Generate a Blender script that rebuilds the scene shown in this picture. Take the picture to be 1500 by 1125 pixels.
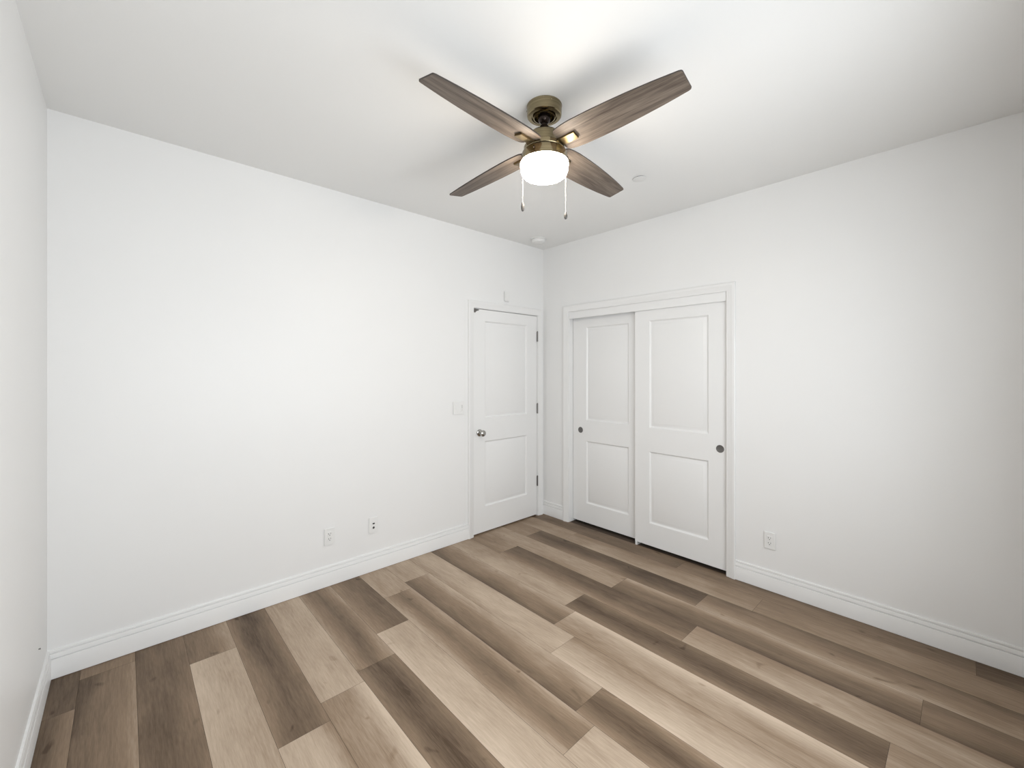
import bpy, bmesh, math, random
from mathutils import Matrix, Vector

for o in list(bpy.data.objects):
    bpy.data.objects.remove(o)
S = bpy.context.scene
C = S.collection
random.seed(7)

# ------------------------------------------------------------------ camera
cam_d = bpy.data.cameras.new('camera')
cam = bpy.data.objects.new('camera', cam_d)
C.objects.link(cam)
cam_d.sensor_width = 36.0
cam_d.lens = 36.0 * 615.24 / 1500.0
cam_d.shift_y = -(562.5 - 543.12) / 1500.0
cam_d.clip_start = 0.02
cam.location = (-3.2027, -2.9888, 1.4830)
cam.rotation_euler = (math.pi / 2, 0, -0.7455)
S.camera = cam

# ------------------------------------------------------------------ world, daylight, exposure
W_X, W_Y, H = -3.474, -3.250, 2.740        # room: x W_X..0, y W_Y..0, z 0..H
WIN = (-3.12, -1.02, 0.75, 2.06)           # window opening in the wall behind the camera
world = bpy.data.worlds.new('World')
S.world = world
world.use_nodes = True
wn = world.node_tree
wn.nodes.clear()
wo = wn.nodes.new('ShaderNodeOutputWorld')
wb = wn.nodes.new('ShaderNodeBackground')
wb.inputs['Color'].default_value = (0.86, 0.93, 1.0, 1)
wb.inputs['Strength'].default_value = 0.8
wn.links.new(wb.outputs[0], wo.inputs[0])

day = bpy.data.lights.new('daylight', 'AREA')
day.shape = 'RECTANGLE'
day.size = WIN[1] - WIN[0]
day.size_y = WIN[3] - WIN[2]
day.energy = 63.5
day.color = (0.925, 0.967, 1.0)
day_o = bpy.data.objects.new('daylight', day)
C.objects.link(day_o)
day_o.location = ((WIN[0] + WIN[1]) / 2, W_Y - 0.22, (WIN[2] + WIN[3]) / 2)
day_o.rotation_euler = (math.pi / 2, 0, 0)      # shines towards +Y

vs = S.view_settings
vs.view_transform = 'Standard'
vs.look = 'None'
vs.gamma = 1.0
vs.use_curve_mapping = False
vs.exposure = 0.0
GLOBE_EMIT = 44.0

# ------------------------------------------------------------------ materials
def new_mat(name):
    m = bpy.data.materials.new(name)
    m.use_nodes = True
    return m, m.node_tree, m.node_tree.nodes['Principled BSDF']

def plain(name, col, rough=0.5, metal=0.0, spec=0.5):
    m, nt, b = new_mat(name)
    b.inputs['Base Color'].default_value = (*col, 1)
    b.inputs['Roughness'].default_value = rough
    b.inputs['Metallic'].default_value = metal
    b.inputs['Specular IOR Level'].default_value = spec
    return m

def paint(name, col, rough, bump, scale, spec=0.4):
    m, nt, b = new_mat(name)
    b.inputs['Roughness'].default_value = rough
    b.inputs['Specular IOR Level'].default_value = spec
    tc = nt.nodes.new('ShaderNodeTexCoord')
    n = nt.nodes.new('ShaderNodeTexNoise')
    n.inputs['Scale'].default_value = scale
    n.inputs['Detail'].default_value = 3
    nt.links.new(tc.outputs['Object'], n.inputs['Vector'])
    n2 = nt.nodes.new('ShaderNodeTexNoise')
    n2.inputs['Scale'].default_value = 1.7
    nt.links.new(tc.outputs['Object'], n2.inputs['Vector'])
    mr = nt.nodes.new('ShaderNodeMapRange')
    mr.inputs['To Min'].default_value = 0.985
    mr.inputs['To Max'].default_value = 1.015
    nt.links.new(n2.outputs['Fac'], mr.inputs['Value'])
    mx = nt.nodes.new('ShaderNodeVectorMath')
    mx.operation = 'SCALE'
    mx.inputs[0].default_value = col
    nt.links.new(mr.outputs[0], mx.inputs['Scale'])
    nt.links.new(mx.outputs[0], b.inputs['Base Color'])
    bp = nt.nodes.new('ShaderNodeBump')
    bp.inputs['Strength'].default_value = bump
    bp.inputs['Distance'].default_value = 0.0015
    nt.links.new(n.outputs['Fac'], bp.inputs['Height'])
    nt.links.new(bp.outputs[0], b.inputs['Normal'])
    return m

M_wall = paint('wall_paint', (0.86, 0.86, 0.855), 0.42, 0.10, 90, 0.35)
M_ceil = paint('ceiling_paint', (0.87, 0.87, 0.86), 0.75, 0.10, 70, 0.25)
M_trim = paint('trim_paint', (0.86, 0.86, 0.855), 0.32, 0.0, 60, 0.45)
M_plas = plain('white_plastic', (0.84, 0.84, 0.83), 0.35)
M_plas2 = plain('ceiling_plastic', (0.80, 0.80, 0.79), 0.45)
M_dark = plain('dark_slot', (0.02, 0.02, 0.02), 0.5)
M_nick = plain('satin_nickel', (0.42, 0.41, 0.39), 0.22, 1.0)
M_steel = plain('dark_steel', (0.22, 0.21, 0.20), 0.35, 1.0)
M_pull = plain('pull_metal', (0.17, 0.165, 0.16), 0.5, 0.6)
M_bronze = plain('oiled_bronze', (0.030, 0.020, 0.016), 0.25, 0.7)
M_chain = plain('pull_chain_metal', (0.85, 0.84, 0.80), 0.35, 0.3)
M_fob = plain('pewter_fob', (0.09, 0.085, 0.08), 0.45, 0.3)

def brass_mat():
    m, nt, b = new_mat('antique_brass')
    b.inputs['Metallic'].default_value = 1.0
    tc = nt.nodes.new('ShaderNodeTexCoord')
    mp = nt.nodes.new('ShaderNodeMapping')
    mp.inputs['Scale'].default_value = (3, 3, 260)
    nt.links.new(tc.outputs['Object'], mp.inputs['Vector'])
    n = nt.nodes.new('ShaderNodeTexNoise')
    n.inputs['Scale'].default_value = 2.0
    nt.links.new(mp.outputs[0], n.inputs['Vector'])
    cr = nt.nodes.new('ShaderNodeValToRGB')
    cr.color_ramp.elements[0].position = 0.3
    cr.color_ramp.elements[0].color = (0.205, 0.170, 0.100, 1)
    cr.color_ramp.elements[1].position = 0.7
    cr.color_ramp.elements[1].color = (0.32, 0.265, 0.165, 1)
    nt.links.new(n.outputs['Fac'], cr.inputs[0])
    nt.links.new(cr.outputs[0], b.inputs['Base Color'])
    b.inputs['Roughness'].default_value = 0.17
    b.inputs['Anisotropic'].default_value = 0.5
    return m
M_brass = brass_mat()
M_arm = plain('brass_arm', (0.22, 0.17, 0.095), 0.36, 1.0)

def blade_mat():
    m, nt, b = new_mat('weathered_oak_blade')
    tc = nt.nodes.new('ShaderNodeTexCoord')
    oi = nt.nodes.new('ShaderNodeObjectInfo')
    ad = nt.nodes.new('ShaderNodeVectorMath')
    ad.operation = 'ADD'
    cmb = nt.nodes.new('ShaderNodeCombineXYZ')
    mul = nt.nodes.new('ShaderNodeMath')
    mul.operation = 'MULTIPLY'
    mul.inputs[1].default_value = 13.0
    nt.links.new(oi.outputs['Random'], mul.inputs[0])
    for k in range(3):
        nt.links.new(mul.outputs[0], cmb.inputs[k])
    nt.links.new(tc.outputs['Object'], ad.inputs[0])
    nt.links.new(cmb.outputs[0], ad.inputs[1])
    mp = nt.nodes.new('ShaderNodeMapping')
    mp.inputs['Scale'].default_value = (1.6, 24, 24)
    nt.links.new(ad.outputs[0], mp.inputs['Vector'])
    n = nt.nodes.new('ShaderNodeTexNoise')
    n.inputs['Scale'].default_value = 1.6
    n.inputs['Detail'].default_value = 5
    n.inputs['Distortion'].default_value = 0.7
    nt.links.new(mp.outputs[0], n.inputs['Vector'])
    mp2 = nt.nodes.new('ShaderNodeMapping')
    mp2.inputs['Scale'].default_value = (7, 160, 160)
    nt.links.new(ad.outputs[0], mp2.inputs['Vector'])
    n2 = nt.nodes.new('ShaderNodeTexNoise')
    n2.inputs['Scale'].default_value = 1.5
    n2.inputs['Detail'].default_value = 3
    nt.links.new(mp2.outputs[0], n2.inputs['Vector'])
    mx = nt.nodes.new('ShaderNodeMix')
    mx.inputs[0].default_value = 0.38
    nt.links.new(n.outputs['Fac'], mx.inputs[2])
    nt.links.new(n2.outputs['Fac'], mx.inputs[3])
    cr = nt.nodes.new('ShaderNodeValToRGB')
    cr.color_ramp.elements[0].position = 0.34
    cr.color_ramp.elements[0].color = (0.056, 0.041, 0.032, 1)
    cr.color_ramp.elements[1].position = 0.66
    cr.color_ramp.elements[1].color = (0.215, 0.175, 0.142, 1)
    nt.links.new(mx.outputs[0], cr.inputs[0])
    nt.links.new(cr.outputs[0], b.inputs['Base Color'])
    b.inputs['Roughness'].default_value = 0.5
    b.inputs['Specular IOR Level'].default_value = 0.3
    return m
M_blade = blade_mat()
M_edge = plain('blade_edge_band', (0.05, 0.04, 0.035), 0.5)

def floor_mat():
    m, nt, b = new_mat('oak_vinyl_planks')
    L = nt.links.new
    tc = nt.nodes.new('ShaderNodeTexCoord')
    at = nt.nodes.new('ShaderNodeAttribute')
    at.attribute_name = 'tone'
    sd = nt.nodes.new('ShaderNodeAttribute')
    sd.attribute_name = 'seed'
    ad = nt.nodes.new('ShaderNodeVectorMath')
    ad.operation = 'ADD'
    L(tc.outputs['Object'], ad.inputs[0])
    L(sd.outputs['Vector'], ad.inputs[1])
    def noise(sc, scale, det, dist):
        mp = nt.nodes.new('ShaderNodeMapping')
        mp.inputs['Scale'].default_value = sc
        L(ad.outputs[0], mp.inputs['Vector'])
        n = nt.nodes.new('ShaderNodeTexNoise')
        n.inputs['Scale'].default_value = scale
        n.inputs['Detail'].default_value = det
        n.inputs['Distortion'].default_value = dist
        L(mp.outputs[0], n.inputs['Vector'])
        return n.outputs['Fac'], mp
    big, _ = noise((4.5, 1.5, 1), 1.3, 2, 0.4)         # long clouds
    mid, _ = noise((20, 2.1, 1), 1.5, 5, 1.3)          # cathedral figure
    fin, _ = noise((210, 11, 1), 1.6, 4, 0.3)           # pores
    knot, _ = noise((9.5, 5.5, 1), 1.25, 1.5, 0.5)
    def madd(a, k, c):
        n = nt.nodes.new('ShaderNodeMath')
        n.operation = 'MULTIPLY_ADD'
        L(a, n.inputs[0])
        n.inputs[1].default_value = k
        if isinstance(c, float):
            n.inputs[2].default_value = c
        else:
            L(c, n.inputs[2])
        return n.outputs[0]
    def sub(a, k):            # k*(a-0.5)
        return madd(a, k, -0.5 * k)
    def add(a, c):
        n = nt.nodes.new('ShaderNodeMath')
        n.operation = 'ADD'
        L(a, n.inputs[0])
        L(c, n.inputs[1])
        return n.outputs[0]
    t = add(at.outputs['Fac'], sub(big, 0.46))
    t = add(t, sub(mid, 0.30))
    t = add(t, sub(fin, 0.34))
    wv = nt.nodes.new('ShaderNodeTexWave')              # growth-ring arches
    wv.bands_direction = 'X'
    mpw = nt.nodes.new('ShaderNodeMapping')
    mpw.inputs['Scale'].default_value = (9, 1.3, 1)
    L(ad.outputs[0], mpw.inputs['Vector'])
    L(mpw.outputs[0], wv.inputs['Vector'])
    wv.inputs['Scale'].default_value = 2.2
    wv.inputs['Distortion'].default_value = 7.0
    wv.inputs['Detail'].default_value = 2.0
    wv.inputs['Detail Scale'].default_value = 0.9
    t = add(t, sub(wv.outputs['Fac'], 0.035))
    kr = nt.nodes.new('ShaderNodeMapRange')
    kr.inputs['From Min'].default_value = 0.70
    kr.inputs['From Max'].default_value = 0.83
    kr.inputs['To Min'].default_value = 0.0
    kr.inputs['To Max'].default_value = -0.38
    L(knot, kr.inputs['Value'])
    t = add(t, kr.outputs[0])
    cr = nt.nodes.new('ShaderNodeValToRGB')
    e = cr.color_ramp.elements
    e[0].position = 0.0
    e[0].color = (0.070, 0.042, 0.023, 1)
    e[1].position = 1.0
    e[1].color = (0.605, 0.487, 0.375, 1)
    e2 = cr.color_ramp.elements.new(0.5)
    e2.color = (0.285, 0.202, 0.134, 1)
    L(t, cr.inputs[0])
    L(cr.outputs[0], b.inputs['Base Color'])
    b.inputs['Roughness'].default_value = 0.48
    b.inputs['Specular IOR Level'].default_value = 0.3
    bp = nt.nodes.new('ShaderNodeBump')
    bp.inputs['Strength'].default_value = 0.12
    bp.inputs['Distance'].default_value = 0.001
    L(fin, bp.inputs['Height'])
    L(bp.outputs[0], b.inputs['Normal'])
    return m
M_floor = floor_mat()
M_seam_shade = plain('plank_seam_and_closet_shade', (0.06, 0.042, 0.03), 0.8)  # seam colour, also used as painted shade under the closet doors

def globe_mat():
    m, nt, b = new_mat('frosted_globe_lit')
    b.inputs['Base Color'].default_value = (0.9, 0.88, 0.84, 1)
    b.inputs['Roughness'].default_value = 0.4
    b.inputs['Emission Color'].default_value = (1.0, 0.90, 0.77, 1)
    b.inputs['Emission Strength'].default_value = GLOBE_EMIT
    return m
M_globe = globe_mat()

def pane_mat():
    m = bpy.data.materials.new('window_glass')
    m.use_nodes = True
    nt = m.node_tree
    nt.nodes.clear()
    o = nt.nodes.new('ShaderNodeOutputMaterial')
    t = nt.nodes.new('ShaderNodeBsdfTransparent')
    g = nt.nodes.new('ShaderNodeBsdfGlossy')
    g.inputs['Roughness'].default_value = 0.02
    x = nt.nodes.new('ShaderNodeMixShader')
    x.inputs[0].default_value = 0.06
    nt.links.new(t.outputs[0], x.inputs[1])
    nt.links.new(g.outputs[0], x.inputs[2])
    nt.links.new(x.outputs[0], o.inputs[0])
    return m
M_pane = pane_mat()

# ------------------------------------------------------------------ mesh helpers
def BM():
    return bmesh.new()

def box(bm, x0, x1, y0, y1, z0, z1, bev=0.0, seg=2, mi=0):
    t = bmesh.new()
    bmesh.ops.create_cube(t, size=1.0)
    for v in t.verts:
        v.co = Vector(((x0 + x1) / 2 + v.co.x * (x1 - x0), (y0 + y1) / 2 + v.co.y * (y1 - y0),
                       (z0 + z1) / 2 + v.co.z * (z1 - z0)))
    if bev:
        bmesh.ops.bevel(t, geom=t.edges[:], offset=bev, segments=seg, affect='EDGES')
    join(bm, t, mi)

def join(bm, t, mi=0, mat=None):
    vm = {}
    for v in t.verts:
        vm[v] = bm.verts.new(mat @ v.co if mat else v.co)
    for f in t.faces:
        try:
            nf = bm.faces.new([vm[v] for v in f.verts])
            nf.material_index = mi if mi else f.material_index
            nf.smooth = f.smooth
        except ValueError:
            pass
    t.free()

def lathe(bm, prof, seg=64, mat=None, mi=0):
    """prof: (r, z) points; revolve about local z"""
    t = bmesh.new()
    rings = []
    for r, z in prof:
        if r < 1e-6:
            rings.append([t.verts.new((0, 0, z))])
        else:
            rings.append([t.verts.new((r * math.cos(2 * math.pi * k / seg), r * math.sin(2 * math.pi * k / seg), z))
                          for k in range(seg)])
    for a, b_ in zip(rings, rings[1:]):
        for k in range(seg):
            k2 = (k + 1) % seg
            if len(a) == 1 and len(b_) == 1:
                continue
            if len(a) == 1:
                f = t.faces.new((a[0], b_[k], b_[k2]))
            elif len(b_) == 1:
                f = t.faces.new((a[k], b_[0], a[k2]))
            else:
                f = t.faces.new((a[k], b_[k], b_[k2], a[k2]))
            f.smooth = True
    bmesh.ops.recalc_face_normals(t, faces=t.faces[:])
    join(bm, t, mi, mat)

def link(name, bm, mat, parent=None, loc=(0, 0, 0), rot=None, sharp=35, recalc=True):
    if recalc:
        bmesh.ops.recalc_face_normals(bm, faces=bm.faces[:])
    me = bpy.data.meshes.new(name)
    bm.to_mesh(me)
    bm.free()
    for m in (mat if isinstance(mat, (list, tuple)) else [mat]):
        me.materials.append(m)
    if sharp is not None:
        me.set_sharp_from_angle(angle=math.radians(sharp))
    o = bpy.data.objects.new(name, me)
    C.objects.link(o)
    o.location = loc
    if rot is not None:
        o.rotation_euler = rot
    if parent:
        o.parent = parent
    return o

def tag(o, label=None, cat=None, group=None, kind=None):
    if label:
        o['label'] = label
    if cat:
        o['category'] = cat
    if group:
        o['group'] = group
    if kind:
        o['kind'] = kind
    return o

def struct(name, bm, mat, label, cat, **k):
    return tag(link(name, bm, mat, **k), label, cat, kind='structure')

def empty(name, loc, label, cat, group=None, rot=None):
    o = bpy.data.objects.new(name, None)
    o.empty_display_size = 0.05
    C.objects.link(o)
    o.location = loc
    if rot:
        o.rotation_euler = rot
    return tag(o, label, cat, group)

def prism(bm, prof, A, B, n_out, cut_a=0.0, cut_b=0.0):
    """extrude a (v, z) profile from A to B (xy points); n_out = unit xy vector out of the wall.
    cut_a / cut_b: mitre factor (shift along the run per unit v)"""
    A, B, n = Vector(A), Vector(B), Vector(n_out)
    d = (B - A).normalized()
    ra = [bm.verts.new(((A + n * v + d * (cut_a * v)).x, (A + n * v + d * (cut_a * v)).y, z)) for v, z in prof]
    rb = [bm.verts.new(((B + n * v - d * (cut_b * v)).x, (B + n * v - d * (cut_b * v)).y, z)) for v, z in prof]
    k = len(prof)
    for i in range(k):
        j = (i + 1) % k
        bm.faces.new((ra[i], ra[j], rb[j], rb[i]))
    bm.faces.new(ra)
    bm.faces.new(rb)

CASE = [(0, 0), (0, .009), (.004, .011), (.016, .0105), (.020, .013), (.036, .0145), (.041, .0175),
        (.056, .0180), (.060, .015), (.060, 0)]
def casing(bm, s0, s1, ztop, to3):
    """U-shaped casing round an opening s0..s1 (along the wall) up to ztop; to3(s, v, z) -> world"""
    rows = []
    for (cs, cz, ds, dz) in ((s0, 0, -1, 0), (s0, ztop, -1, 1), (s1, ztop, 1, 1), (s1, 0, 1, 0)):
        rows.append([bm.verts.new(to3(cs + ds * u, v, cz + dz * u)) for u, v in CASE])
    k = len(CASE)
    for a, b_ in zip(rows, rows[1:]):
        for i in range(k):
            j = (i + 1) % k
            bm.faces.new((a[i], a[j], b_[j], b_[i]))
    bm.faces.new(rows[0])
    bm.faces.new(rows[-1])

BB = [(0, .0025), (.014, .0025), (.014, .0945), (.0134, .0960), (.0060, .0970), (.0060, .1000), (.0128, .1030), (.0098, .1200),
      (.0092, .1222), (.0040, .1230), (.0040, .1255), (.0085, .1275), (.0090, .1350), (.0070, .1385), (0, .1390)]

# ------------------------------------------------------------------ floor (one mesh, one face strip per plank)
P0, PW, PL = -0.156, 0.2003, 1.515
# column 17 = against the closet wall ... column 0 = against the left wall; first joint (y) of each column
JOINT = {0: -.335, 1: -.106, 2: -1.22, 3: -.329, 4: -1.157, 5: -1.035, 6: -.954, 7: -.733, 8: -.417, 9: -.317,
         10: -1.505, 11: -1.350, 12: -1.266, 13: -.410, 14: -1.340, 15: -.310, 16: -.575, 17: -1.505}
# print of each plank: tone at its left edge, middle, right edge (0 dark .. 1 light), from the wall outward
TONE = {0: [(.20, .15, .20), (.20, .28, .50)], 1: [(.40, .40, .42), (.14, .32, .58), (.5, .4, .3)],
        2: [(.20, .18, .34), (.5, .5, .5)], 3: [(.30, .38, .68), (.82, .76, .72), (.3, .3, .5)],
        4: [(.46, .12, .40), (.78, .78, .46)], 5: [(.64, .70, .76), (.44, .52, .98), (.4, .4, .4)],
        6: [(.56, .26, .60), (.42, .10, .40), (.6, .6, .6)], 7: [(.46, .24, .22), (.90, .76, .72), (.6, .4, .4)],
        8: [(.64, .64, .62), (.66, .28, .64), (.76, .76, .74)], 9: [(.66, .70, .68), (.20, .42, .76), (.46, .18, .52)],
        10: [(.64, .76, .68), (.88, .70, .50), (.5, .5, .5)], 11: [(.14, .42, .70), (.54, .60, .98), (.6, .6, .5)],
        12: [(.70, .66, .56), (.38, .13, .34), (.62, .62, .56)], 13: [(.34, .48, .56), (.54, .22, .13), (.66, .60, .48)],
        14: [(.56, .64, .62), (.15, .30, .72), (.18, .34, .36)], 15: [(.50, .50, .46), (.42, .14, .12), (.64, .44, .22)],
        16: [(.58, .60, .56), (.62, .54, .44), (.5, .5, .4)], 17: [(.26, .24, .28), (.40, .34, .24), (.24, .18, .14)]}
def build_floor():
    bm = BM()
    G = lambda t: 0.52 + (t - 0.5) * 1.08
    tl = bm.loops.layers.float.new('tone')
    sl = bm.loops.layers.float_vector.new('seed')
    ytop, ybot, g = 0.13, W_Y, 0.0006
    # base under the seams; past the closet front its dark colour paints in shade
    def quad(x0, x1, y0, y1, z, mi, t0=.2, t1=.2, seed=(0, 0, 0)):
        vs_ = [bm.verts.new(p) for p in ((x0, y0, z), (x1, y0, z), (x1, y1, z), (x0, y1, z))]
        f = bm.faces.new(vs_)
        f.material_index = mi
        for lp, t in zip(f.loops, (t0, t1, t1, t0)):
            lp[tl] = G(t)
            lp[sl] = seed
    quad(W_X, 0.12, ybot, ytop, -0.002, 1)
    for c in range(-0, 18):
        xr = P0 - PW * (17 - c)
        xl = xr
        x0 = max(W_X, P0 - PW * (18 - c)) if c < 18 else xr
        if c == 17:
            x0, x1 = P0, 0.012
        elif c == 0:
            x0, x1 = W_X, P0 - PW * 16
        else:
            x0, x1 = P0 - PW * (17 - c), P0 - PW * (16 - c)
        full0 = x1 - PW
        ys = [ytop, JOINT[c]]
        while ys[-1] > ybot:
            ys.append(ys[-1] - PL)
        ys[-1] = ybot
        for i in range(len(ys) - 1):
            tn = TONE[c][min(i, len(TONE[c]) - 1)]
            seed = (random.uniform(0, 40), random.uniform(0, 40), 0)
            xs = [x0 + g + (x1 - x0 - 2 * g) * q for q in (0, .25, .5, .75, 1)]
            tv = [tn[0], tn[0] * .4 + tn[1] * .6, tn[1], tn[1] * .6 + tn[2] * .4, tn[2]]
            for k in range(4):
                quad(xs[k], xs[k + 1], ys[i + 1] + g, ys[i] - g, 0.0, 0, tv[k], tv[k + 1], seed)
    quad(0.12, 0.72, W_Y + .9, 0.06, -0.002, 1)  # closet floor, coloured dark to stand in for shade behind the doors
    return struct('floor', bm, [M_floor, M_seam_shade], 'oak look plank floor with mixed light and dark boards', 'floor',
                  sharp=None, recalc=False)
build_floor()

# ------------------------------------------------------------------ ceiling and walls
bm = BM()
box(bm, W_X - .12, 0.12, W_Y - .12, 0.12, H, H + .12)
struct('ceiling', bm, M_ceil, 'flat white ceiling over the room', 'ceiling')

T = 0.115
D0, D1, DZ = -0.910, -0.091, 2.045         # room door opening (jamb faces)
K0, K1, KZ = -1.806, -0.343, 2.055         # closet opening (jamb faces, along y)
J = 0.018                                   # jamb thickness
bm = BM()
box(bm, W_X - .12, D0 - J, 0, T, 0, H)
box(bm, D1 + J, 0, 0, T, 0, H)
box(bm, D0 - J, D1 + J, 0, T, DZ + J, H)
struct('wall_back', bm, M_wall, 'long white wall with the room door at its right end', 'wall')
bm = BM()
box(bm, 0, T, K1 + J, T, 0, H)
box(bm, 0, T, W_Y - .12, K0 - J, 0, H)
box(bm, 0, T, K0 - J, K1 + J, KZ + J, H)
struct('wall_right', bm, M_wall, 'white wall on the right holding the sliding closet doors', 'wall')
bm = BM()
box(bm, W_X - .12, W_X, W_Y - .12, 0, 0, H)
struct('wall_left', bm, M_wall, 'white wall at the left edge of the view', 'wall')
bm = BM()
box(bm, W_X, WIN[0], W_Y - .12, W_Y, 0, H)
box(bm, WIN[1], 0, W_Y - .12, W_Y, 0, H)
box(bm, WIN[0], WIN[1], W_Y - .12, W_Y, 0, WIN[2])
box(bm, WIN[0], WIN[1], W_Y - .12, W_Y, WIN[3], H)
struct('wall_front', bm, M_wall, 'white window wall behind the viewpoint', 'wall')
# closet and hall shells behind the doors
bm = BM()
box(bm, .72, .76, -2.4, .12, 0, H)
box(bm, T, .72, .06, .12, 0, H)
box(bm, T, .72, -2.40, -2.36, 0, H)
box(bm, T, .76, -2.4, .12, 2.42, 2.46)
struct('wall_closet', bm, M_wall, 'closet interior wall behind the sliding doors', 'wall')
bm = BM()
box(bm, -1.2, .12, .55, .60, -.05, H)
box(bm, -1.25, -1.2, T, .60, -.05, H)
box(bm, T, .12, T, .55, -.05, H)
box(bm, -1.2, .12, T, .60, 2.42, 2.46)
box(bm, -1.2, .12, T + .016, .60, -.05, -.001)
struct('wall_hall', bm, M_wall, 'hall wall behind the room door', 'wall')

# ------------------------------------------------------------------ window behind the camera
x0, x1, z0, z1 = WIN
bm = BM()
fy0, fy1 = W_Y - .09, W_Y - .03
for a in ((x0, x0 + .05, z0, z1), (x1 - .05, x1, z0, z1), (x0 + .05, x1 - .05, z0, z0 + .05), (x0 + .05, x1 - .05, z1 - .05, z1),
          ((x0 + x1) / 2 - .025, (x0 + x1) / 2 + .025, z0 + .05, z1 - .05)):
    box(bm, a[0], a[1], fy0, fy1, a[2], a[3], .004)
w1 = struct('window_1', bm, M_trim, 'white sliding window behind the viewpoint', 'window')
bm = BM()
box(bm, x0 + .05, x1 - .05, W_Y - .064, W_Y - .058, z0 + .05, z1 - .05)
link('window_pane', bm, M_pane, w1)
bm = BM()
box(bm, x0 - .03, x1 + .03, W_Y - .03, W_Y + .03, z0 - .025, z0, .005)
link('window_sill', bm, M_trim, w1)

# ------------------------------------------------------------------ baseboards
CO = 0.060
bm = BM(); prism(bm, BB, (W_X, 0), (D0 - .005 - CO, 0), (0, -1), cut_a=1)
struct('baseboard_back', bm, M_trim, 'white grooved baseboard along the long wall', 'baseboard')
bm = BM(); prism(bm, BB, (D1 + .005 + CO, 0), (0, 0), (0, -1), cut_b=1)
struct('baseboard_back_corner', bm, M_trim, 'short baseboard piece between door casing and room corner', 'baseboard')
bm = BM(); prism(bm, BB, (0, 0), (0, K1 + .005 + CO), (-1, 0), cut_a=1)
struct('baseboard_right_corner', bm, M_trim, 'short baseboard piece between room corner and closet casing', 'baseboard')
bm = BM(); prism(bm, BB, (0, K0 - .005 - CO), (0, W_Y), (-1, 0), cut_b=1)
struct('baseboard_right', bm, M_trim, 'white grooved baseboard right of the closet', 'baseboard')
bm = BM(); prism(bm, BB, (W_X, W_Y), (W_X, 0), (1, 0), cut_a=1, cut_b=1)
struct('baseboard_left', bm, M_trim, 'white grooved baseboard along the left wall', 'baseboard')
bm = BM(); prism(bm, BB, (0, W_Y), (W_X, W_Y), (0, 1), cut_a=1, cut_b=1)
struct('baseboard_front', bm, M_trim, 'white grooved baseboard under the window', 'baseboard')

# ------------------------------------------------------------------ casings and jambs
bm = BM()
casing(bm, D0 - .005, D1 + .005, DZ + .005, lambda s, v, z: (s, -v, z))
struct('trim_1', bm, M_trim, 'white moulded casing around the room door', 'door casing')
bm = BM()
box(bm, D0 - J, D0, 0, T, 0, DZ + J)
box(bm, D1, D1 + J, 0, T, 0, DZ + J)
box(bm, D0, D1, 0, T, DZ, DZ + J)
box(bm, D0, D0 + .011, .042, .075, 0, DZ)          # door stops
box(bm, D1 - .011, D1, .042, .075, 0, DZ)
box(bm, D0 + .011, D1 - .011, .042, .075, DZ - .011, DZ)
struct('trim_2', bm, M_trim, 'white jamb of the room door', 'door jamb')
bm = BM()
casing(bm, -(K1 + .005), -(K0 - .005), KZ + .003, lambda s, v, z: (-v, -s, z))
struct('trim_3', bm, M_trim, 'white moulded casing around the closet opening', 'door casing')
bm = BM()
box(bm, 0, T, K0 - J, K0, 0, KZ + J)
box(bm, 0, T, K1, K1 + J, 0, KZ + J)
box(bm, 0, T, K0, K1, KZ, KZ + J)
struct('trim_4', bm, M_trim, 'white jamb of the closet opening', 'door jamb')
bm = BM()
box(bm, .001, .016, K0, K1, 1.990, KZ, .0015)
struct('trim_5', bm, M_trim, 'white fascia board hiding the sliding door track', 'fascia')

# ------------------------------------------------------------------ panel doors
RING = [(.0, .0), (.002, .003), (.010, .0115), (.013, .0125), (.016, .0125), (.019, .0118), (.038, .0030), (.042, .0020)]
def panel_leaf(W, Hh, th, px0, px1, rows):
    """leaf in local space: x 0..W, z 0..Hh, front at y=0 facing -y"""
    bm = BM()
    xs = [0, px0, px1, W]
    zs = [0]
    for a, b_ in rows:
        zs += [a, b_]
    zs.append(Hh)
    vt = {}
    def V(x, y, z):
        k = (round(x, 5), round(y, 5), round(z, 5))
        if k not in vt:
            vt[k] = bm.verts.new((x, y, z))
        return vt[k]
    for i in range(3):
        for j in range(len(zs) - 1):
            if i == 1 and j % 2 == 1:
                a, b_ = zs[j], zs[j + 1]
                prev = None
                for ins, dep in RING:
                    cur = [V(px0 + ins, dep, a + ins), V(px1 - ins, dep, a + ins), V(px1 - ins, dep, b_ - ins), V(px0 + ins, dep, b_ - ins)]
                    if prev:
                        for k in range(4):
                            bm.faces.new((prev[k], prev[(k + 1) % 4], cur[(k + 1) % 4], cur[k]))
                    prev = cur
                bm.faces.new(prev)
            else:
                bm.faces.new((V(xs[i], 0, zs[j]), V(xs[i + 1], 0, zs[j]), V(xs[i + 1], 0, zs[j + 1]), V(xs[i], 0, zs[j + 1])))
    bm.faces.new((V(0, th, 0), V(0, th, Hh), V(W, th, Hh), V(W, th, 0)))
    bot = [V(x, 0, 0) for x in xs]
    bm.faces.new(bot[::-1] + [V(0, th, 0), V(W, th, 0)])
    top = [V(x, 0, Hh) for x in xs]
    bm.faces.new(top + [V(W, th, Hh), V(0, th, Hh)])
    lf = [V(0, 0, z) for z in zs]
    bm.faces.new(lf + [V(0, th, Hh), V(0, th, 0)])
    rt = [V(W, 0, z) for z in zs]
    bm.faces.new(rt[::-1] + [V(W, th, 0), V(W, th, Hh)])
    return bm

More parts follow.
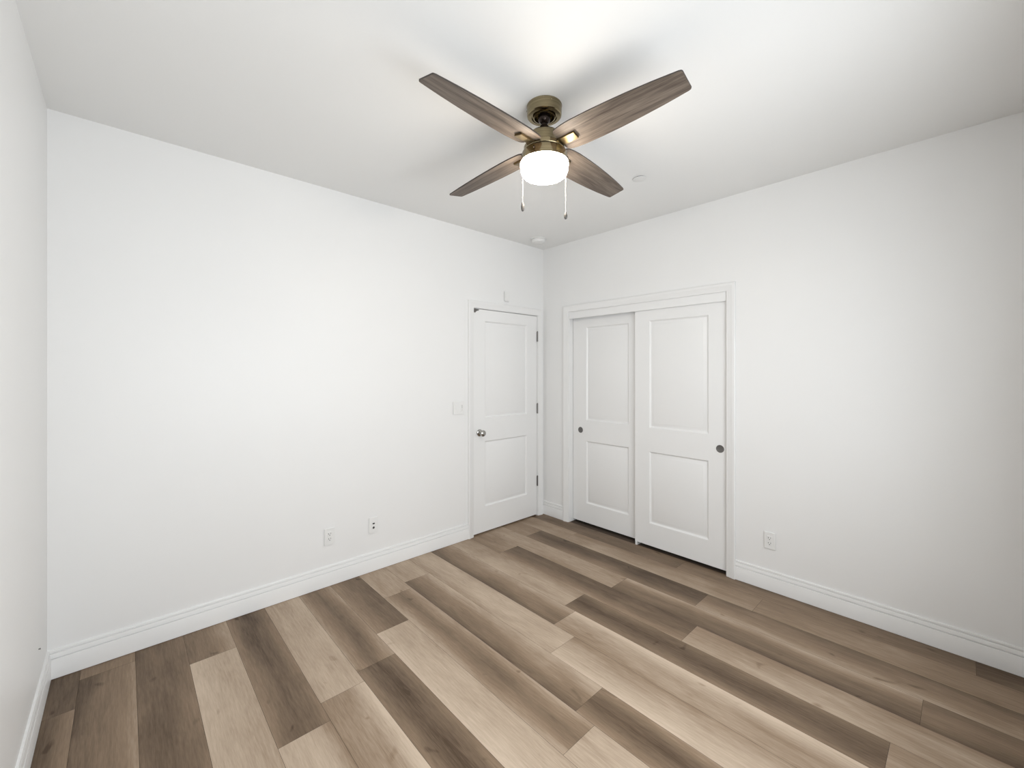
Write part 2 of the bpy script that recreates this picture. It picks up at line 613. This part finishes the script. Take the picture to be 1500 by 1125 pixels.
# room door (opens into the room, hinged at the right)
lx0, lx1 = -0.907, -0.0945
lz0 = 0.014
bm = panel_leaf(lx1 - lx0, 2.040 - lz0, .035, -.778 - lx0, -.238 - lx0, [(.243 - lz0, .839 - lz0), (1.050 - lz0, 1.937 - lz0)])
door1 = struct('door_1', bm, M_trim, 'white two panel room door with a round knob', 'door', loc=(lx0, .002, lz0), sharp=20)

RX = Matrix.Rotation(math.pi / 2, 4, 'X')       # local +z -> world -y
bm = BM()
lathe(bm, [(0, 0), (.031, 0), (.032, .003), (.030, .008), (.022, .012), (.014, .014), (.0115, .018), (.0115, .030), (.015, .034),
           (.023, .039), (.0275, .047), (.0285, .054), (.026, .062), (.018, .068), (.008, .0705), (0, .071)], 40, RX)
kn = link('door_knob', bm, M_nick, door1, loc=(-.843 - lx0, 0, .922 - lz0))
tag(kn, 'round satin nickel door knob')
for hz in (1.832, 1.097, .356):
    bm = BM()
    for q in range(5):
        lathe(bm, [(0, -.05 + q * .02), (.0058, -.05 + q * .02), (.0062, -.0495 + q * .02), (.0062, -.0305 + q * .02), (.0058, -.03 + q * .02), (0, -.03 + q * .02)], 20)
    lathe(bm, [(0, .050), (.0045, .050), (.0055, .053), (.003, .056), (0, .0565)], 16)
    box(bm, -.006, .001, .004, .0075, -.05, .05)
    tag(link('hinge', bm, M_steel, door1, loc=(lx1 + .001 - lx0, -.0085, hz - lz0)), 'dark metal butt hinge')
bm = BM()
box(bm, -.0016, .0006, .004, .030, -.028, .028, .0005)
box(bm, -.009, -.001, .010, .022, -.009, .009, .002)
tag(link('latch_plate', bm, M_steel, door1, loc=(0, -.004, .922 - lz0)), 'dark metal latch plate on the door edge')
# little catch at the top corner of the door
bm = BM()
t_ = [(0, 0), (.052, -.002), (.050, -.012), (.028, -.016), (.010, -.034), (0, -.030)]
va = [bm.verts.new((x, 0, z)) for x, z in t_]
vb = [bm.verts.new((x, -.006, z)) for x, z in t_]
bm.faces.new(va); bm.faces.new(vb[::-1])
for i in range(6):
    bm.faces.new((va[i], va[(i + 1) % 6], vb[(i + 1) % 6], vb[i]))
box(bm, .012, .036, -.009, -.006, -.012, -.005, .001)
tag(link('corner_catch', bm, M_steel, door1, loc=(.002, -.0004, 2.038 - lz0)), 'small dark metal catch at the top corner')

# sliding closet doors (local x runs towards -y of the room)
RZ = (0, 0, -math.pi / 2)
def slider(name, y_left, w, xf, px0, px1, label, pull):
    zz = .024
    bm = panel_leaf(w, 2.02 - zz, .034, px0, px1, [(.210 - zz, .808 - zz), (1.007 - zz, 1.902 - zz)])
    d = struct(name, bm, M_trim, label, 'door', loc=(xf, y_left, zz), rot=RZ, sharp=20)
    bm = BM()
    lathe(bm, [(0, .0004), (.0200, .0004), (.0225, .0012), (.0250, .0026), (.0275, .0026), (.0285, .0008), (.0285, -.001)], 40, RX)
    p = link('finger_pull', bm, M_pull, d, loc=(pull, 0, .908 - zz))
    tag(p, 'round recessed metal finger pull')
    return d
slider('door_2', K1 - .004, .754, .062, .158, .620, 'white sliding closet door on the left, set behind the other', .090)
slider('door_3', -1.056, .748, .020, .132, .616, 'white sliding closet door on the right, in front', .700)
bm = BM()
box(bm, -.030, .045, -.009, .009, 0, .004, .001)
box(bm, -.030, -.018, -.009, .009, .003, .034, .002)
box(bm, .034, .042, -.009, .009, .003, .034, .002)
tag(link('floor_guide', bm, M_plas, loc=(.036, -1.074, 0)), 'small white plastic guide on the floor between the sliding doors', 'door guide')

# ------------------------------------------------------------------ wall plates
def plate_mesh(w, h, th=.0085):
    bm = BM()
    box(bm, -w / 2, w / 2, -th, 0, -h / 2, h / 2, .0042, 3)
    return bm
RY_ = {'back': None, 'right': RZ}
def outlet(loc, rot, label, group='duplex outlets'):
    e = empty('wall_outlet', loc, label, 'outlet', group, rot)
    link('cover_plate', plate_mesh(.073, .118), M_plas, e)
    bm = BM()
    box(bm, -.017, .017, -.0105, -.004, -.0335, .0335, .0015)
    ins = link('receptacle', bm, M_plas, e)
    for zc in (.017, -.017):
        bm = BM()
        box(bm, -.0082, -.0058, -.0112, -.0100, zc - .002, zc + .0065)
        box(bm, .0058, .0082, -.0112, -.0100, zc - .001, zc + .0065)
        lathe(bm, [(0, .0100), (.0026, .0100), (.0026, .0112), (0, .0112)], 14, Matrix.Translation((0, 0, zc - .0085)) @ RX)
        link('socket_slots', bm, M_dark, ins)
    return e
outlet((-2.162, 0, .341), None, 'white duplex outlet on the long wall, left of the cable plate')
outlet((0, -2.087, .338), RZ, 'white duplex outlet on the wall right of the closet')

e = empty('cable_plate', (-1.846, 0, .341), 'white wall plate with two dark cable jacks, right of the outlet', 'wall plate')
link('cover_plate', plate_mesh(.073, .118), M_plas, e)
bm = BM(); box(bm, -.017, .017, -.0098, -.004, -.0335, .0335, .0012)
link('insert', bm, M_plas, e)
bm = BM(); box(bm, -.0085, .0085, -.0108, -.0090, .006, .016, .001)
link('data_jack', bm, M_dark, e)
bm = BM(); lathe(bm, [(0, .007), (.0085, .007), (.0085, .010), (.006, .013), (.0045, .017), (0, .017)], 20, Matrix.Translation((0, 0, -.019)) @ RX)
link('coax_jack', bm, M_fob, e)

e = empty('switch_plate', (-1.076, 0, 1.162), 'white two gang light switch plate left of the room door', 'light switch')
link('cover_plate', plate_mesh(.117, .117), M_plas, e)
bm = BM()
box(bm, -.0165, .0165, -.0072, -.004, -.0335, .0335, .001)
va = [(-.0145, -.0070, -.031), (.0145, -.0070, -.031), (.0145, -.0105, .031), (-.0145, -.0105, .031)]
vv = [bm.verts.new(p) for p in va]; ww = [bm.verts.new((p[0], -.005, p[2])) for p in va]
bm.faces.new(vv)
for i in range(4):
    bm.faces.new((vv[i], vv[(i + 1) % 4], ww[(i + 1) % 4], ww[i]))
link('rocker', bm, M_plas, e, loc=(-.023, -.0025, 0))
bm = BM()
box(bm, -.0165, .0165, -.0072, -.004, -.0335, .0335, .001)
box(bm, -.013, .004, -.0095, -.006, -.027, .027, .0012)
dm = link('dimmer_paddle', bm, M_plas, e, loc=(.023, -.0025, 0))
bm = BM(); box(bm, .008, .0115, -.0076, -.0068, -.022, .024)
tag(link('slider_slot', bm, plain('slot_grey', (.25, .25, .25), .5), dm), 'grey slot of the dimmer slider')
bm = BM(); box(bm, .0070, .0125, -.0100, -.0070, -.016, -.006, .0008)
link('slider_tab', bm, M_plas, dm)

bm = BM()
box(bm, -.030, .030, -.024, 0, -.047, .047, .006, 3)
sen = tag(link('wall_sensor', bm, M_plas, loc=(-.520, 0, 2.190)), 'small white sensor box on the wall above the room door', 'sensor')
bm = BM(); box(bm, -.022, .022, -.0252, -.0235, -.016, .030, .0006)
link('sensor_face', bm, M_plas, sen)

bm = BM()
lathe(bm, [(0, 0), (.0022, 0), (.0022, .004), (.0035, .0045), (.0035, .006), (0, .0062)], 12, Matrix.Rotation(math.pi / 2, 4, 'Y'))
tag(link('nail', bm, M_steel, loc=(W_X, -0.275, 0.283)), 'tiny dark nail low on the left wall near the corner', 'nail')

# ------------------------------------------------------------------ ceiling devices
e = empty('smoke_detector', (-.300, -.215, H), 'round white smoke detector on the ceiling near the room corner', 'smoke detector')
bm = BM()
lathe(bm, [(0, 0), (.073, 0), (.074, -.003), (.073, -.008), (.066, -.010), (0, -.010)], 48)
link('mounting_base', bm, M_plas2, e)
bm = BM()
lathe(bm, [(0, -.010), (.064, -.010), (.0665, -.013), (.0665, -.028), (.063, -.036), (.052, -.041), (.046, -.0385), (.040, -.043), (0, -.045)], 48)
link('detector_body', bm, M_plas2, e)
e = empty('sprinkler_cover', (-.731, -1.540, H), 'round flat white sprinkler cover disc on the ceiling right of the fan', 'sprinkler cover')
bm = BM()
lathe(bm, [(0, -.0045), (.040, -.0045), (.0415, -.0055), (.0415, -.0068), (.039, -.0078), (0, -.0080)], 40)
link('cover_disc', bm, M_plas2, e)
bm = BM()
lathe(bm, [(0, 0), (.033, 0), (.033, -.0046), (0, -.0046)], 32)
tag(link('retainer', bm, M_fob, e), 'dark metal retainer ring behind the disc')

# ------------------------------------------------------------------ ceiling fan
AX, AY = -1.7351, -1.6256
fan = empty('ceiling_fan', (AX, AY, H), 'brass ceiling fan with four weathered wood blades and a lit white globe', 'ceiling fan')
def zz(prof):
    return [(r, z - H) for r, z in prof]
bm = BM()
lathe(bm, zz([(.0, 2.7399), (.083, 2.7399), (.084, 2.737), (.0825, 2.734), (.0825, 2.700), (.081, 2.692), (.077, 2.6885), (.061, 2.6875),
              (.059, 2.694), (.0545, 2.694), (.053, 2.6845), (.047, 2.683), (.045, 2.690), (.042, 2.712), (.0, 2.715)]), 80)
can = link('canopy', bm, M_brass, fan)
for k in range(3):
    a = 2.2 + k * 2 * math.pi / 3
    bm = BM()
    lathe(bm, [(0, 0), (.004, 0), (.004, .002), (.0025, .0032), (0, .0035)], 12, Matrix.Rotation(a, 4, 'Z') @ Matrix.Translation((.0824, 0, -.014)) @ Matrix.Rotation(math.pi / 2, 4, 'Y'))
    link('canopy_screw', bm, M_brass, can)
bm = BM()
R_ = .030
lathe(bm, [(R_ * math.sin(a), 2.683 - H + R_ * math.cos(a)) for a in [math.pi * k / 16 for k in range(17)]], 40)
lathe(bm, zz([(.0, 2.668), (.013, 2.668), (.013, 2.600), (.0, 2.600)]), 24)
lathe(bm, zz([(.0, 2.646), (.019, 2.646), (.021, 2.642), (.021, 2.618), (.024, 2.610), (.0, 2.608)]), 32)
tag(link('downrod', bm, M_bronze, fan), 'dark bronze ball joint and downrod')
bm = BM()
lathe(bm, zz([(.0, 2.609), (.060, 2.609), (.068, 2.607), (.074, 2.601), (.0765, 2.592), (.081, 2.556), (.083, 2.547), (.096, 2.545),
              (.0975, 2.543), (.0975, 2.526), (.096, 2.524), (.070, 2.523), (.0, 2.523)]), 80)
link('motor_housing', bm, M_brass, fan)
bm = BM()
lathe(bm, zz([(.0, 2.5235), (.088, 2.5235), (.088, 2.517), (.0, 2.517)]), 64)
link('vent_gap', bm, M_bronze, fan)
bm = BM()
lathe(bm, zz([(.0, 2.5175), (.098, 2.5175), (.1055, 2.515), (.108, 2.510), (.1095, 2.476), (.109, 2.472), (.104, 2.470), (.0, 2.470)]), 80)
fit = link('light_fitter', bm, M_brass, fan)
for a in (3.45, 5.55, 1.35):
    bm = BM()
    lathe(bm, [(0, 0), (.0045, 0), (.0045, .003), (.003, .006), (0, .0065)], 14, Matrix.Rotation(a, 4, 'Z') @ Matrix.Translation((.1085, 0, 2.498 - H)) @ Matrix.Rotation(math.pi / 2, 4, 'Y'))
    link('thumb_screw', bm, M_bronze, fit)
bm = BM()
lathe(bm, zz([(.100, 2.4705), (.112, 2.4700), (.1140, 2.466), (.1140, 2.456), (.1120, 2.436), (.1075, 2.420), (.099, 2.410), (.085, 2.4045),
              (.060, 2.4015), (.030, 2.4005), (.0, 2.400)]), 80)
tag(link('glass_globe', bm, M_globe, fan), 'lit white glass drum globe')

HALF = [(.093, .050), (.097, .0600), (.106, .0670), (.122, .0715), (.150, .0755), (.19, .0785), (.28, .0785), (.37, .0755), (.46, .0705),
        (.56, .0620), (.62, .0550), (.660, .0500), (.669, .0470), (.6725, .0420)]
TH = -3.0814
PIT = [-.2128 + .0036, -.2128 - .0082, -.2128, -.2128 + .0047]
DRP = [.0016, -.0065, .0142, .0480]
for k in range(4):
    a = TH + k * math.pi / 2
    dr, pt = DRP[k], PIT[k]
    ev = Vector((math.cos(a) * math.cos(dr), math.sin(a) * math.cos(dr), -math.sin(dr)))
    tv = Vector((-math.sin(a), math.cos(a), 0))
    nv = ev.cross(tv)
    t2 = tv * math.cos(pt) + nv * math.sin(pt)
    n2 = ev.cross(t2)
    rot = Matrix((ev, t2, n2)).transposed().to_euler()
    bm = BM()
    out = [(r, s) for r, s in HALF] + [(r, -s) for r, s in reversed(HALF)]
    lo = [bm.verts.new((r, s, .0)) for r, s in out]
    hi = [bm.verts.new((r, s, .006)) for r, s in out]
    bm.faces.new(lo[::-1])
    bm.faces.new(hi)
    for i in range(len(out)):
        j = (i + 1) % len(out)
        f = bm.faces.new((lo[i], lo[j], hi[j], hi[i]))
        f.material_index = 1
    bl = link('fan_blade', bm, [M_blade, M_edge], fan, loc=(0, 0, 2.5395 - H), rot=rot)
    bm = BM()
    box(bm, .070, .184, -.021, .021, -.0105, -.0002, .0012)
    tag(link('blade_arm', bm, M_arm, bl), 'brass rectangular bracket under the blade')

# pull chains: sideways / away offsets from the axis, seen from the room
rgt = Vector((math.cos(.7455), -math.sin(.7455), 0))
fwd = Vector((math.sin(.7455), math.cos(.7455), 0))
for sx, ff, ztop, zf, lf, rf in ((-.1015, .05, 2.474, 2.306, .046, .0085), (.1065, .04, 2.474, 2.254, .036, .0085)):
    p = rgt * sx + fwd * ff
    bm = BM()
    n = int((ztop - zf) / .0042)
    lathe(bm, [(0, ztop - H), (.0007, ztop - H), (.0007, zf - H), (0, zf - H)], 8)
    for q in range(n):
        zc = ztop - H - (q + .5) * .0042
        lathe(bm, [(0, zc + .0015), (.0009, zc + .0010), (.0013, zc), (.0009, zc - .0010), (0, zc - .0015)], 8)
    ch = link('pull_chain', bm, M_chain, fan, loc=(p.x, p.y, 0))
    bm = BM()
    lathe(bm, [(0, 0), (.003, -.001), (.0055, -.008), (rf, -lf * .45), (rf * .95, -lf * .7), (rf * .7, -lf * .92), (.003, -lf), (0, -lf)], 20,
          Matrix.Translation((0, 0, zf - H)))
    tag(link('chain_fob', bm, M_fob, ch), 'dark oval chain fob')
